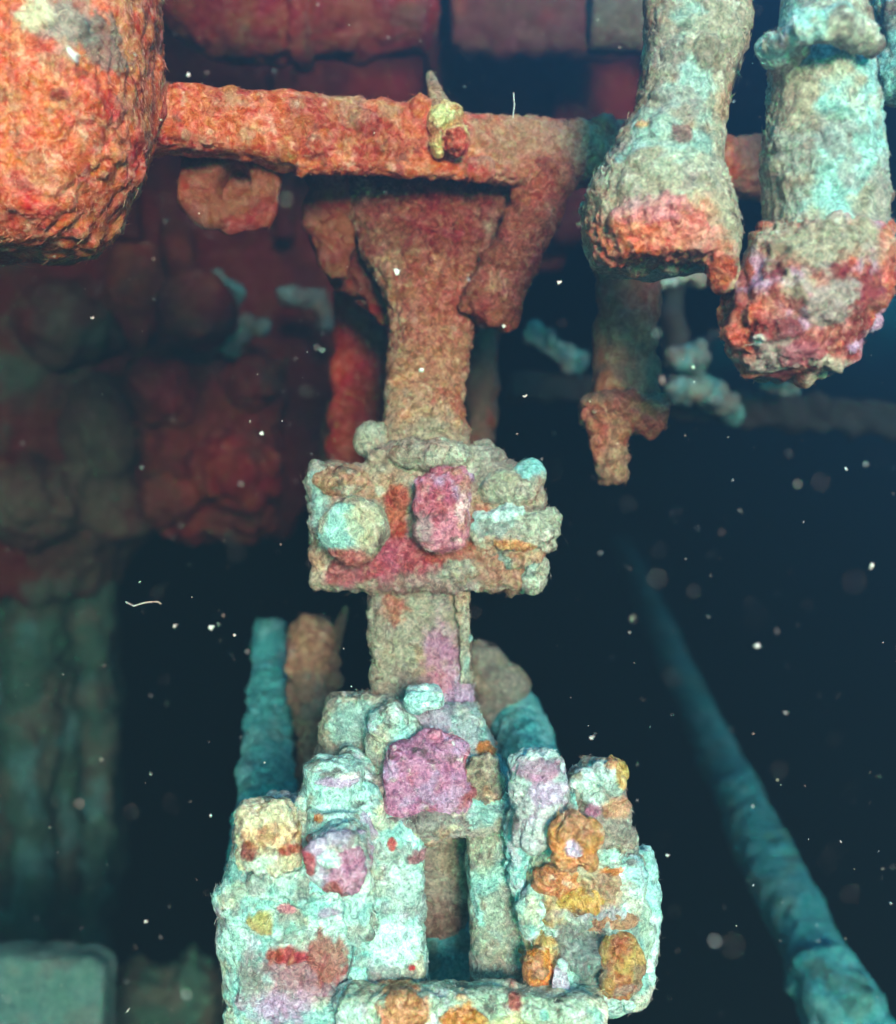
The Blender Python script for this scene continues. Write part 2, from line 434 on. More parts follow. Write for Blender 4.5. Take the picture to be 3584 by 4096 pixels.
hull = thing('hull_section', 'large crumbling brown and green hull section along the left edge', 'hull', P(40, 2048, 2.5))
crust('upper_wall', [prof([(470, -420, 130), (520, -420, 215), (600, -420, 250), (690, -420, 290), (760, -420, 300), (1060, -420, 290), (1120, -420, 235), (1180, -420, 200)], 3.25, k=0.5, n=2.6), blob(150, 640, 3.0, 110, 90), blob(215, 860, 3.0, 90, 120), blob(60, 1000, 2.95, 120, 90), blob(240, 1010, 3.05, 70, 80)], 0.012, hull, (0.20, 0.075, 0.05),
      ((RUSTD, 4, -0.1, 0.8), (MUD, 5, 0.15, 0.7), (GRN, 6, 0.35, 0.5)), mat=MAT_FAR, amps=(0.05, 0.028, 0.014, 0), freqs=(3, 9, 28, 80), fib=0.15, fiblen=1.5,
      patches=[pt(200, 1000, 3.0, 120, 200, MUD, 0.8, 500)])
crust('lower_wall', [prof([(1130, -420, 200), (1250, -420, 225), (1500, -420, 215), (1700, -420, 228), (1880, -420, 200), (2200, -420, 190)], 3.5, k=0.5, n=2.6), tube([P(185, 1100, 3.25), P(195, 1500, 3.2), P(180, 1980, 3.15)], 0.05), tube([P(70, 1150, 3.2), P(60, 1550, 3.15), P(75, 1980, 3.1)], 0.07), tube([P(130, 1120, 3.3), P(135, 2000, 3.2)], 0.04)], 0.011, hull, GRN,
      ((MUD, 4, 0.15, 0.6), (SAGE, 6, 0.1, 0.7), (AQUA, 9, 0.22, 0.6)), mat=MAT_FAR, amps=(0.05, 0.028, 0.014, 0), freqs=(3, 9, 28, 80), fib=0.15, fiblen=1.5)
crust('ledge', label='flat pale teal slab', prims=[hprof([(-300, 1910, 2250), (60, 1908, 2250), (180, 1912, 2250), (212, 1935, 2250)], 2.3, k=0.3, n=6)], vox=0.008, parent=hull, base=(0.20, 0.40, 0.37), pal=((PALE, 6, 0.15, 0.5), (GREY, 12, 0.3, 0.5)), mat=MAT_FAR, amps=(0.008, 0.006, 0.004, 0), freqs=(4, 14, 40, 90), fib=0.2)
crust('rib', [prof([(500, 225, 330), (600, 200, 330), (660, 240, 310), (720, 255, 300)], 2.9, k=0.8)], 0.01, hull, RUSTB, DARKR, mat=MAT_FAR, amps=(0.02, 0.015, 0.008, 0), freqs=(5, 14, 40, 90))

t = thing('rubble_mound', 'green silted rubble mound at the bottom left of the fork', 'rubble', P(330, 2060, 2.3))
crust('mound', [hprof([(215, 1960, 2200), (260, 1900, 2200), (330, 1930, 2200), (390, 1880, 2200), (440, 1930, 2200)], 2.8, k=0.5)], 0.01, t, GRN, ((MUD, 7, 0.05, 0.8), (SAGE, 8, 0.15, 0.6)), mat=MAT_FAR, amps=(0.03, 0.02, 0.01, 0), freqs=(5, 14, 40, 90), fib=0.15)

t = thing('rusted_box', 'dark red rusted box beside the hull behind the shafts', 'box', P(425, 1070, 3.0))
crust('casing', [prof([(700, 320, 540), (715, 285, 562), (900, 282, 565), (1050, 290, 560), (1072, 320, 540)], 2.9, k=0.5, n=2.6), blob(330, 780, 2.75, 70, 60), blob(480, 930, 2.75, 90, 80), blob(500, 760, 2.8, 60, 70), blob(340, 1010, 2.75, 60, 60)], 0.012, t, (0.34, 0.03, 0.015), DARKR, mat=MAT_FAR, amps=(0.04, 0.03, 0.012, 0), freqs=(4, 12, 40, 90))  # rust red deepened with the red of the light
crust('lid', [hprof([(300, 690, 730), (550, 690, 730)], 2.95, k=1, n=3)], 0.012, t, RUSTD, DARKR, mat=MAT_FAR)
t = thing('round_valve_cap', 'round dark red valve cap above the rusted box', 'valve', P(382, 675, 2.6))
crust('cap', [boss(382, 602, 2.45, 74, 0.16)], 0.008, t, RUSTD, DARKR, mat=MAT_FAR, amps=(0.01, 0.01, 0.005, 0), freqs=(5, 14, 40, 90))
crust('stem', [tube([P(382, 602, 2.5), P(360, 540, 2.75), P(350, 440, 2.9)], [0.04, 0.035, 0.05])], 0.008, t, RUSTD, DARKR, mat=MAT_FAR)

# ------------------------------------------------------------------ loose broken pieces lit from above, far back
def debris(label, prims, col=(0.15, 0.38, 0.37), d=2.4):
    t_ = crust('debris_piece', prims, 0.006, None, col, SAGEP, mat=MAT_FAR, amps=(0.022, 0.018, 0.009, 0), freqs=(9, 24, 60, 90))
    t_['label'] = label; t_['category'] = 'debris'; t_['group'] = 'broken pieces scattered behind the engine'
debris('bright green twisted scrap just under the flared pipe mouth', [tube([P(1312, 545, 2.1), P(1335, 565, 2.1), P(1365, 550, 2.1), P(1390, 540, 2.12)], [0.022, 0.014, 0.02, 0.026])], MINT)
debris('slanted teal strip right of the central column', [tube([P(1055, 660, 2.5), P(1110, 705, 2.5), P(1175, 735, 2.5)], [0.028, 0.032, 0.038], flat=0.35)])
debris('small teal chunk left of the curved pipe piece', [tube([P(1335, 712, 2.4), P(1400, 722, 2.4)], [0.02, 0.028])])
debris('curved teal pipe piece with a dark open end', [tube([P(1340, 785, 2.4), P(1400, 790, 2.4), P(1470, 815, 2.45)], [0.03, 0.038, 0.03])])
debris('flat teal flake below the pipe at the right edge', [tube([P(1515, 775, 2.4), P(1600, 772, 2.4)], [0.018, 0.024], flat=0.5)])
debris('teal crumbled lump under the tip of the right pipe', [blob(1570, 745, 2.3, 45, 20)])
debris('grey green broken elbow right of the valve cap', [tube([P(440, 700, 2.7), P(480, 655, 2.7), P(535, 650, 2.7)], [0.03, 0.03, 0.02])])
debris('pale bent bracket above the broken elbow', [tube([P(430, 550, 2.7), P(480, 590, 2.7), P(470, 640, 2.7)], [0.012, 0.022, 0.016])])
debris('dim grey rod between valve cap and rear column', [tube([P(560, 590, 2.8), P(640, 600, 2.8), P(650, 660, 2.8)], [0.018, 0.02, 0.02])], GREY)

t = thing('rear_girder', 'dark beam carrying teal scraps behind the flared pipe', 'girder', P(1370, 830, 2.5))
crust('web', [hprof([(1020, 735, 800), (1180, 745, 815), (1360, 790, 850), (1560, 785, 860), (1850, 800, 880)], 2.52, k=0.6, n=3)], 0.01, t, (0.05, 0.035, 0.03), (), mat=MAT_FAR, amps=(0.02, 0.02, 0.01, 0), freqs=(5, 12, 40, 90))
crust('hanger', [tube([P(1345, 540, 2.5), P(1350, 680, 2.5), P(1365, 800, 2.5)], [0.025, 0.02, 0.025])], 0.008, t, (0.10, 0.07, 0.06), (), mat=MAT_FAR, amps=(0.02, 0.02, 0.01, 0), freqs=(5, 12, 40, 90))

# ------------------------------------------------------------------ slanting pole at the right
t = thing('slanting_pole', 'long teal pole slanting down to the lower right corner', 'pole', P(1705, 2060, 2.1))
pp = [(1240, 1085, 5.4, 20), (1310, 1240, 4.1, 28), (1395, 1425, 3.25, 38), (1475, 1590, 2.75, 50), (1550, 1745, 2.45, 58), (1625, 1900, 2.22, 64), (1715, 2100, 2.05, 70)]
crust('shaft', [tube([P(a, b, d) for a, b, d, r in pp], [S(r, d) for a, b, d, r in pp])], 0.008, t, TEAL, ((AQUA, 8, 0.1, 0.6), (GRN, 12, 0.2, 0.6)), mat=MAT_FAR, amps=(0.009, 0.006, 0.003, 0), freqs=(6, 16, 45, 90), fib=0.2)
crust('collar', [tube([P(1640, 1925, 2.16), P(1690, 2020, 2.08), P(1715, 2090, 2.04)], [0.07, 0.085, 0.085])], 0.007, t, TEAL, ((AQUA, 8, 0.1, 0.6), (GRN, 12, 0.2, 0.6)), mat=MAT_FAR, amps=(0.014, 0.012, 0.007, 0), freqs=(6, 16, 45, 90), fib=0.2)

# ------------------------------------------------------------------ hanging rod behind the flared pipe
t = thing('hanging_rod', 'brown hanging rod with a ragged forked tip behind the flared pipe', 'rod', P(1215, 970, 1.72))
crust('shaft', [prof([(300, 1200, 1320), (530, 1190, 1318), (650, 1195, 1318), (720, 1190, 1322), (800, 1180, 1325)], 1.72, k=0.8, n=2.5)], 0.006, t, (0.40, 0.13, 0.07), ((BRN, 8, 0.0, 0.7), (TAN, 9, 0.15, 0.6)), fib=0.25, mat=MAT_FAR, amps=(0.01, 0.01, 0.006, 0), freqs=(7, 20, 60, 90))
crust('clamp', [hprof([(1160, 790, 850), (1230, 770, 875), (1340, 780, 860)], 1.68, k=0.9, n=2.6), blob(1300, 850, 1.66, 38, 30)], 0.005, t, BRN, ((TAN, 9, 0.0, 0.7), (RUSTB, 9, 0.1, 0.6)), fib=0.25, amps=(0.014, 0.012, 0.006, 0.002))
crust('tip', [prof([(820, 1170, 1250), (880, 1175, 1252), (930, 1190, 1250), (965, 1195, 1235)], 1.66, k=0.8)], 0.005, t, TAN, ((RUSTB, 9, 0.1, 0.6), (BRN, 12, 0.1, 0.6)), fib=0.25, amps=(0.014, 0.012, 0.006, 0.002))

# ------------------------------------------------------------------ yoke and rear legs below the beam
yk = thing('support_yoke', 'rusted red wedge shaped yoke with painted shade under the cross beam', 'yoke', P(860, 640, 1.95))
crust('web', [prof([(320, 640, 1110), (400, 625, 1090), (470, 615, 1050), (530, 640, 1010), (590, 700, 970), (650, 760, 950)], 1.80, k=0.3, n=3)], 0.006, yk, (0.18, 0.035, 0.018),
      ((RUSTD, 6, 0.0, 0.8), (RUSTB, 9, 0.2, 0.6)), mat=MAT_FAR, amps=(0.016, 0.014, 0.008, 0), freqs=(6, 16, 50, 90), fib=0.15)  # yoke reds darkened to paint the light lost with distance
crust('lug', [prof([(340, 615, 730), (450, 605, 710), (520, 630, 705), (560, 660, 700)], 1.72, k=0.5, n=2.6)], 0.006, yk, (0.24, 0.055, 0.025), DARKR, mat=MAT_FAR, amps=(0.014, 0.012, 0.008, 0), freqs=(6, 16, 50, 90), fib=0.15)
crust('strut', [tube([P(1105, 330, 1.66), P(1058, 450, 1.665), P(1005, 560, 1.67), (P(965, 640, 1.68))], [0.045, 0.042, 0.045, 0.05], flat=0.8), blob(985, 605, 1.7, 55, 52)], 0.005, yk, (0.27, 0.06, 0.03), ((RUSTB, 8, 0.2, 0.6), (TAN, 12, 0.35, 0.4)), fib=0.25, amps=(0.01, 0.01, 0.006, 0.002))
crust('web_rib', [prof([(350, 830, 920), (470, 840, 910), (560, 850, 900)], 1.70, k=0.6)], 0.006, yk, (0.28, 0.04, 0.025), DARKR, mat=MAT_FAR, fib=0.15)
t = thing('rear_column', 'narrow dark red column left of the central shaft', 'column', P(710, 890, 2.2))
crust('shaft', [prof([(480, 668, 775), (700, 662, 772), (890, 655, 765), (960, 655, 765)], 2.05, k=0.8, n=2.6)], 0.007, t, (0.34, 0.04, 0.02), ((RED, 7, 0.2, 0.7), (RUSTB, 9, 0.1, 0.6)), mat=MAT_FAR, amps=(0.01, 0.01, 0.006, 0), freqs=(6, 16, 50, 90))
crust('foot', [prof([(800, 655, 770), (900, 640, 780), (990, 640, 780)], 2.15, k=0.9, n=2.6)], 0.007, t, BRN, DARKR, mat=MAT_FAR)
t = thing('rear_column', 'short brown column just right of the central shaft', 'column', P(960, 890, 2.15))
crust('shaft', [prof([(620, 940, 1005), (750, 935, 995), (960, 930, 985)], 2.15, k=0.9)], 0.007, t, BRN, ((RUSTB, 7, 0.0, 0.8),), mat=MAT_FAR, amps=(0.01, 0.01, 0.006, 0), freqs=(6, 16, 50, 90))

# ------------------------------------------------------------------ cross beam
cb = thing('cross_beam', 'thick orange rusted horizontal beam across the top of the picture', 'beam', P(760, 350, 1.6))
crust('beam', mat=MAT_RUST, amps=(0.008, 0.006, 0.0022, 0.0014), prims=[hprof([(150, 160, 300, 1.52), (320, 165, 300, 1.53), (500, 180, 312, 1.56), (620, 190, 336, 1.58), (780, 204, 340, 1.61), (900, 216, 346, 1.64), (1000, 228, 356, 1.66), (1140, 238, 362, 1.70), (1230, 246, 352, 1.74), (1370, 260, 370, 1.8), (1520, 275, 388, 1.86), (1560, 280, 390, 1.88)], 1.6, k=0.9, n=3.2),
      hprof([(600, 300, 348, 1.56), (760, 310, 352, 1.58), (980, 320, 368, 1.62), (1100, 330, 372, 1.66)], 1.6, k=1)], vox=0.0028, parent=cb, base=RUST,
      pal=RUSTY, patches=[pt(1120, 290, 1.6, 230, 150, (0.42, 0.22, 0.13), 0.95), pt(1110, 330, 1.6, 120, 60, RUSTB, 0.6), pt(700, 220, 1.55, 40, 40, TAN, 0.5), pt(1500, 330, 1.85, 120, 120, BRN, 0.8)], fib=0.22)
crust('eye_bracket', [prof([(280, 352, 566), (400, 358, 562), (430, 385, 556), (455, 420, 535), (470, 460, 500)], 1.61, k=0.3, n=4)], 0.005, cb, (0.26, 0.07, 0.035),
      ((RUSTB, 7, 0.1, 0.7), (RUSTD, 9, 0.1, 0.6)), dents=[(tuple(P(460, 358, 1.57)), 0.034, (0, 0.13, 0))], mat=MAT_FAR, amps=(0.01, 0.01, 0.006, 0.002), freqs=(6, 16, 50, 90), fib=0.15)
t = thing('sponge_tuft', 'small yellow and red sponge on a stalk growing on the cross beam', 'sponge', P(895, 310, 1.58))
crust('stalk', [tube([P(858, 148, 1.62), P(870, 185, 1.60), P(886, 225, 1.585), P(890, 250, 1.585)], [0.006, 0.012, 0.018, 0.018])], 0.0025, t, TAN, ((SAGE, 30, 0.0, 0.7),), fib=0.3, amps=(0.002, 0.004, 0.002, 0.001))
crust('head', [blob(892, 248, 1.58, 36, 40, 34), blob(912, 276, 1.57, 28, 32, 28), blob(876, 288, 1.58, 20, 28, 24)], 0.0022, t, (0.78, 0.55, 0.22), ((OCH, 20, 0.1, 0.8),), patches=[pt(914, 280, 1.56, 30, 30, RED, 0.95), pt(888, 232, 1.56, 28, 22, (0.80, 0.72, 0.34), 0.9)], fib=0.3, amps=(0.003, 0.005, 0.003, 0.001))

# ------------------------------------------------------------------ three near pipes
t = thing('pipe_end', 'thick orange rusted pipe with a rounded bottom at the top left corner', 'pipe', P(25, 520, 1.42), 'hanging pipe ends')
crust('pipe', [prof([(-150, -235, 286), (0, -235, 286), (160, -238, 285), (240, -238, 276), (310, -238, 246), (380, -232, 214), (440, -212, 182), (480, -180, 142), (505, -130, 92), (516, -60, 40)], 1.42, k=0.85, n=3.0)], 0.0026, t, RUST, RUSTY, mat=MAT_RUST, amps=(0.010, 0.006, 0.0020, 0.0014),
      patches=[pt(110, 30, 1.27, 90, 60, GREY, 0.85), pt(185, 60, 1.27, 40, 70, DGREY, 0.7), pt(60, 15, 1.26, 40, 40, CREAM, 0.7), pt(95, 165, 1.25, 22, 16, MAROON, 0.8),
               pt(110, 400, 1.25, 110, 60, OCH, 0.55), pt(20, 385, 1.24, 40, 60, RED, 0.6), pt(170, 170, 1.26, 50, 60, RED, 0.5), pt(50, 330, 1.25, 110, 40, TAN, 0.4)], fib=0.3, fiblen=1.35)
crust('socket', [hprof([(225, 160, 300, 1.5), (285, 158, 304, 1.5), (300, 165, 298, 1.52)], 1.5, k=1)], 0.003, t, RUST, RUSTY, fib=0.2)

t = thing('flared_pipe', 'grey green pipe flaring to a rusted mouth painted with red light at the upper right', 'pipe', P(1330, 570, 1.36), 'hanging pipe ends')
crust('pipe', [prof([(-150, 1300, 1505), (0, 1300, 1502), (100, 1290, 1490), (200, 1268, 1462), (260, 1240, 1448), (320, 1210, 1446), (370, 1184, 1458), (410, 1168, 1474), (450, 1168, 1482), (490, 1178, 1482), (525, 1192, 1470)], 1.36, k=0.95, n=2.2),
      tube([P(1440, 480, 1.30), P(1450, 540, 1.30), P(1446, 578, 1.30)], [0.02, 0.016, 0.008])], 0.0026, t, SAGE, SAGEP,
      patches=[pt(1320, 470, 1.25, 175, 100, RUST, 0.7, 200), pt(1270, 510, 1.23, 140, 110, RUST, 0.95, 200), pt(1400, 470, 1.24, 70, 70, (0.55, 0.16, 0.12), 0.6), pt(1420, 540, 1.25, 60, 50, RUSTB, 0.9), pt(1300, 400, 1.25, 80, 35, PINK, 0.5),  # red light on the mouth is painted on in rust colours
               pt(1370, 260, 1.27, 22, 22, MAROON, 0.7), pt(1300, 222, 1.26, 22, 14, ORG, 0.7), pt(1375, 190, 1.27, 50, 40, GREY, 0.6), pt(1430, 80, 1.3, 60, 60, SAGE, 0.8), pt(1380, 320, 1.26, 80, 40, PALE, 0.5)],
      fib=0.32)

t = thing('capped_pipe', 'thick pale green pipe with a maroon spotted end at the right edge', 'pipe', P(1610, 750, 1.32), 'hanging pipe ends')
crust('pipe', [prof([(-150, 1575, 1735), (0, 1572, 1738), (60, 1560, 1745), (120, 1556, 1752), (200, 1545, 1756), (320, 1534, 1762), (440, 1530, 1768), (470, 1520, 1768)], 1.32, k=0.95, n=2.2)], 0.0026, t, SAGE,
      ((AQUA, 8, -0.1, 0.7), (GREY, 14, 0.1, 0.7), (PALE, 16, 0.2, 0.7), (BRN, 11, 0.3, 0.6)), patches=[pt(1600, 330, 1.24, 60, 150, (0.30, 0.24, 0.18), 0.75), pt(1690, 60, 1.24, 90, 60, AQUA, 0.6), pt(1700, 215, 1.23, 40, 18, GRN, 0.6)], fib=0.3)
crust('cap', [prof([(455, 1520, 1768), (490, 1500, 1776), (540, 1476, 1778), (600, 1458, 1772), (640, 1452, 1755), (690, 1462, 1725), (725, 1478, 1690), (748, 1490, 1640)], 1.32, k=0.9, n=2.2)], 0.0024, t, (0.42, 0.13, 0.10),
      ((GREY, 12, 0.2, 0.8), (MAROON, 15, 0.12, 0.85), (RUST, 9, 0.1, 0.7), (LIL, 13, 0.3, 0.6)), patches=[pt(1490, 660, 1.22, 60, 130, RUST, 0.8, 160), pt(1580, 520, 1.2, 32, 24, MAROON, 0.9), pt(1690, 530, 1.21, 22, 18, MAROON, 0.9),  # red base and left patch carry the warm light on the cap
      pt(1600, 640, 1.19, 60, 34, MAROON, 0.85), pt(1640, 690, 1.2, 80, 30, (0.42, 0.10, 0.13), 0.8), pt(1680, 600, 1.2, 70, 60, GREY, 0.8), pt(1567, 658, 1.18, 16, 14, WHITE, 1.0), pt(1640, 478, 1.25, 190, 60, SAGE, 0.95),  # the white spot is a painted wet glint
      pt(1700, 715, 1.22, 50, 22, PALE, 0.7), pt(1620, 560, 1.2, 40, 40, SAGE, 0.7)], fib=0.25, amps=(0.008, 0.009, 0.005, 0.002))
crust('flange', [blob(1560, 100, 1.27, 50, 42), tube([P(1545, 115, 1.27), P(1600, 60, 1.22), P(1680, 45, 1.21), P(1735, 80, 1.25)], [0.018, 0.02, 0.02, 0.018])], 0.0026, t, PALE, PALEP, fib=0.3)
t = thing('crusted_stub', 'pale teal crusted stub cut off by the top right corner', 'stub', P(1800, 190, 1.5))
crust('stub', [prof([(-100, 1740, 1900), (60, 1748, 1900), (150, 1755, 1900), (190, 1775, 1880)], 1.5, k=0.9, n=2.3)], 0.003, t, AQUA, SAGEP, fib=0.3)

# ------------------------------------------------------------------ central connecting rod
rod = thing('connecting_rod', 'tall encrusted connecting rod with a square coupling and forked foot in the centre', 'machine part', P(850, 2060, 1.5))
crust('upper_shaft', [prof([(325, 690, 1040, 1.70, 0.2), (440, 705, 1020, 1.71, 0.25), (520, 735, 990, 1.72, 0.4), (580, 765, 957, 1.72, 0.7), (640, 777, 945, 1.72), (700, 780, 942, 1.70), (760, 776, 938, 1.68), (820, 773, 936, 1.66), (870, 762, 945, 1.65), (940, 750, 955, 1.64)], 1.68, k=0.8, n=2.7)], 0.003, rod, TAN,
      ((RUSTB, 10, 0.1, 0.7), (SAGE, 12, 0.15, 0.7), (OCH, 20, 0.25, 0.5)), patches=[pt(860, 420, 1.72, 230, 190, (0.20, 0.036, 0.018), 0.95, 400), pt(880, 440, 1.72, 90, 90, (0.30, 0.035, 0.022), 0.7, 300), pt(860, 620, 1.66, 140, 130, (0.38, 0.09, 0.045), 0.85), pt(860, 720, 1.64, 110, 90, (0.42, 0.16, 0.08), 0.7), pt(850, 880, 1.6, 140, 60, SAGE, 0.7)], fib=0.28)  # dark top patches paint the fall of light below the beam
cp = crust('coupling_block', [box(618, 926, 1086, 1184, 1.66, 0.24, bev=0.12), box(728, 888, 1002, 990, 1.64, 0.2, bev=0.3), blob(748, 885, 1.62, 36, 42), blob(965, 915, 1.58, 40, 34), blob(860, 910, 1.55, 90, 30, 60)], 0.0026, rod, (0.40, 0.31, 0.235),
      (GRIME, FLECK, (TAN, 9, 0.0, 0.7), (GREY, 12, 0.1, 0.7), (PALE, 14, 0.2, 0.7)),
      patches=[pt(790, 1110, 1.54, 110, 75, MAG, 0.95), pt(690, 1150, 1.54, 60, 26, MAG, 0.8), pt(795, 1020, 1.54, 30, 60, RUSTB, 0.85), pt(960, 1070, 1.54, 26, 60, RUSTB, 0.8), pt(900, 1100, 1.54, 60, 30, RUSTB, 0.7),
               pt(1000, 1130, 1.54, 100, 70, TAN, 0.8), pt(870, 925, 1.5, 90, 28, PALE, 0.7), pt(640, 1010, 1.56, 26, 90, AQUA, 0.6), pt(840, 1175, 1.54, 120, 24, (0.30, 0.18, 0.16), 0.7)],
      fib=0.3, amps=(0.006, 0.008, 0.004, 0.002))
crust('boss', [boss(704, 1058, 1.475, 66, 0.12, dx=0.0)], 0.0024, cp, SAGE, (GRIME, FLECK, (PALE, 12, 0.0, 0.8), (AQUA, 14, 0.2, 0.7)), patches=[pt(690, 1118, 1.48, 60, 22, (0.36, 0.07, 0.06), 0.9), pt(725, 1050, 1.46, 40, 50, (0.55, 0.52, 0.34), 0.6)], fib=0.3, amps=(0.005, 0.007, 0.004, 0.002))  # dark red patch underneath is the boss's shade, painted in
crust('pad', [box(830, 950, 938, 1084, 1.535, 0.11, bev=0.2), blob(885, 1075, 1.50, 52, 26, 30), blob(900, 960, 1.5, 46, 26, 30)], 0.0022, cp, PINK, (GRIME, FLECK, (MAG, 16, 0.15, 0.6), (LIL, 18, 0.15, 0.7), (TAN, 15, 0.25, 0.7)), patches=[pt(845, 1060, 1.47, 30, 40, GREY, 0.6), pt(925, 1010, 1.47, 14, 30, (0.8, 0.5, 0.55), 0.7)], fib=0.35, amps=(0.004, 0.006, 0.004, 0.002), label='pink crusted raised pad')
crust('boss', [tube([P(950, 1066, 1.55), P(1030, 1064, 1.54), P(1098, 1060, 1.56)], [0.03, 0.034, 0.028])], 0.0022, cp, PALE, (GRIME, FLECK, (TAN, 14, 0.1, 0.8), (AQUA, 10, 0.1, 0.7), (GREY, 20, 0.1, 0.7)), patches=[pt(1030, 1088, 1.52, 50, 12, ORG, 0.7), pt(1000, 1030, 1.52, 60, 14, MINT, 0.8)], fib=0.3, amps=(0.006, 0.009, 0.005, 0.002))
for (x, y, rx, ry, c) in ((684, 962, 56, 34, TAN), (1012, 975, 54, 36, SAGE), (918, 1142, 36, 26, PALE), (1066, 1146, 26, 38, PALE), (1040, 1110, 46, 30, TAN), (1055, 950, 30, 28, AQUA)):
    crust('crust_lump', [blob(x, y, 1.545, rx, ry, min(rx, ry) * 1.1)], 0.0024, cp, c, SAGEP, fib=0.3, amps=(0.006, 0.008, 0.004, 0.002))

crust('lower_shaft', [prof([(1160, 738, 938), (1250, 736, 938), (1330, 740, 944), (1420, 738, 952), (1520, 736, 962), (1600, 735, 970)], 1.60, k=0.45, n=4)], 0.0026, rod, (0.33, 0.28, 0.22),
      (GRIME, FLECK, (GREY, 12, 0.0, 0.7), (SAGE, 9, 0.15, 0.7), (TAN, 16, 0.2, 0.6)), patches=[pt(890, 1310, 1.53, 55, 90, PURP, 0.85), pt(915, 1400, 1.53, 50, 70, LIL, 0.85), pt(870, 1370, 1.53, 50, 30, PINK, 0.6), pt(780, 1215, 1.53, 40, 40, RUSTB, 0.7), pt(820, 1380, 1.52, 50, 50, (0.2, 0.15, 0.14), 0.6), pt(760, 1300, 1.53, 24, 160, SAGE, 0.7)], fib=0.35)
crust('side_rail', [prof([(1180, 908, 945), (1300, 912, 946), (1370, 915, 955)], 1.565, k=0.9, n=3)], 0.0026, rod, SAGE, SAGEP, fib=0.3)
cr = crust('fork_crown', [prof([(1392, 660, 790), (1412, 648, 800), (1500, 640, 800), (1600, 620, 800), (1680, 610, 800)], 1.58, k=0.8, n=3.5), prof([(1410, 740, 960, 1.56), (1480, 738, 985, 1.54), (1560, 728, 1008, 1.51), (1610, 708, 1036, 1.49), (1640, 704, 1040, 1.478), (1662, 712, 1036, 1.48)], 1.53, k=0.5, n=3.2)], 0.0026, rod, PALE,
      (GRIME, FLECK, (SAGE, 9, 0.0, 0.7), (AQUA, 8, 0.1, 0.7), (GREY, 15, 0.22, 0.6)),
      patches=[pt(856, 1460, 1.45, 70, 60, (0.42, 0.34, 0.48), 0.8), pt(860, 1565, 1.44, 100, 90, PURP, 0.9), pt(940, 1470, 1.45, 40, 60, (0.42, 0.46, 0.5), 0.7), pt(975, 1520, 1.45, 24, 28, ORG, 0.9), pt(900, 1660, 1.45, 120, 30, GREY, 0.7), pt(700, 1450, 1.5, 50, 60, AQUA, 0.5)], fib=0.3)
crust('ledge', [box(812, 1384, 888, 1424, 1.47, 0.06, bev=0.45), blob(850, 1386, 1.47, 34, 18, 24)], 0.0022, cr, MINT, (GRIME, FLECK, (AQUA, 20, 0.0, 0.7), (GREY, 18, 0.2, 0.7)), fib=0.25, amps=(0.004, 0.006, 0.004, 0.002))
crust('pad', [box(772, 1500, 930, 1620, 1.44, 0.05, bev=0.4), blob(880, 1500, 1.445, 62, 36, 30), blob(812, 1600, 1.44, 44, 44, 30), blob(905, 1590, 1.44, 42, 40, 30)], 0.0022, cr, PURP, (GRIME, FLECK, (PINK, 10, 0.0, 0.7), (LIL, 14, 0.15, 0.7), (MAG, 20, 0.3, 0.5)), patches=[pt(950, 1600, 1.41, 30, 20, RUSTB, 0.7)], fib=0.4, amps=(0.005, 0.007, 0.004, 0.002), label='square purple crusted plate')
crust('fork_leg', [prof([(1590, 735, 820, 1.48), (1640, 715, 848, 1.45), (1700, 716, 848), (1722, 742, 848), (1850, 736, 846), (1900, 706, 850), (2120, 690, 862)], 1.43, k=0.7, n=3.2)], 0.0024, rod, PALEB, PALEQ, patches=[pt(800, 1780, 1.395, 50, 50, (0.45, 0.6, 0.6), 0.6), pt(785, 1695, 1.395, 10, 12, RED, 0.9), pt(830, 1720, 1.395, 22, 16, MAG, 0.8), pt(780, 1880, 1.395, 60, 30, MINT, 0.8), pt(822, 1935, 1.395, 9, 10, RED, 0.95), pt(800, 2010, 1.395, 60, 36, OCH, 0.9), pt(760, 1960, 1.395, 60, 30, GREY, 0.6)], fib=0.28)
crust('fork_leg', [prof([(1590, 950, 1020, 1.50), (1640, 930, 1042, 1.47), (1750, 936, 1048), (1850, 942, 1058), (2120, 948, 1066)], 1.47, k=0.8, n=3.2)], 0.0024, rod, (0.38, 0.50, 0.42), (GRIME, FLECK, (AQUA, 9, 0.0, 0.7), (GREY, 13, 0.1, 0.6), (SAGE, 12, 0.2, 0.6)), fib=0.28)
crust('centre_tongue', [prof([(1620, 790, 938), (1740, 800, 942), (1800, 812, 940), (1860, 825, 938), (1892, 850, 925)], 1.6, k=0.5, n=2.8)], 0.0026, rod, SAGE, (GRIME, FLECK, (GREY, 12, 0.0, 0.7), (BRN, 12, 0.2, 0.6)), patches=[pt(870, 1850, 1.55, 80, 60, (0.22, 0.16, 0.13), 0.85), pt(900, 1700, 1.55, 40, 80, SAGE, 0.6)], fib=0.3)
crust('slot_void_sheet', [box(830, 1860, 960, 2080, 1.66, 0.16)], 0.005, rod, TEAL, ((GRN, 9, 0.0, 0.7),), mat=MAT_FAR)  # added teal sheet standing for the dark void in the slot
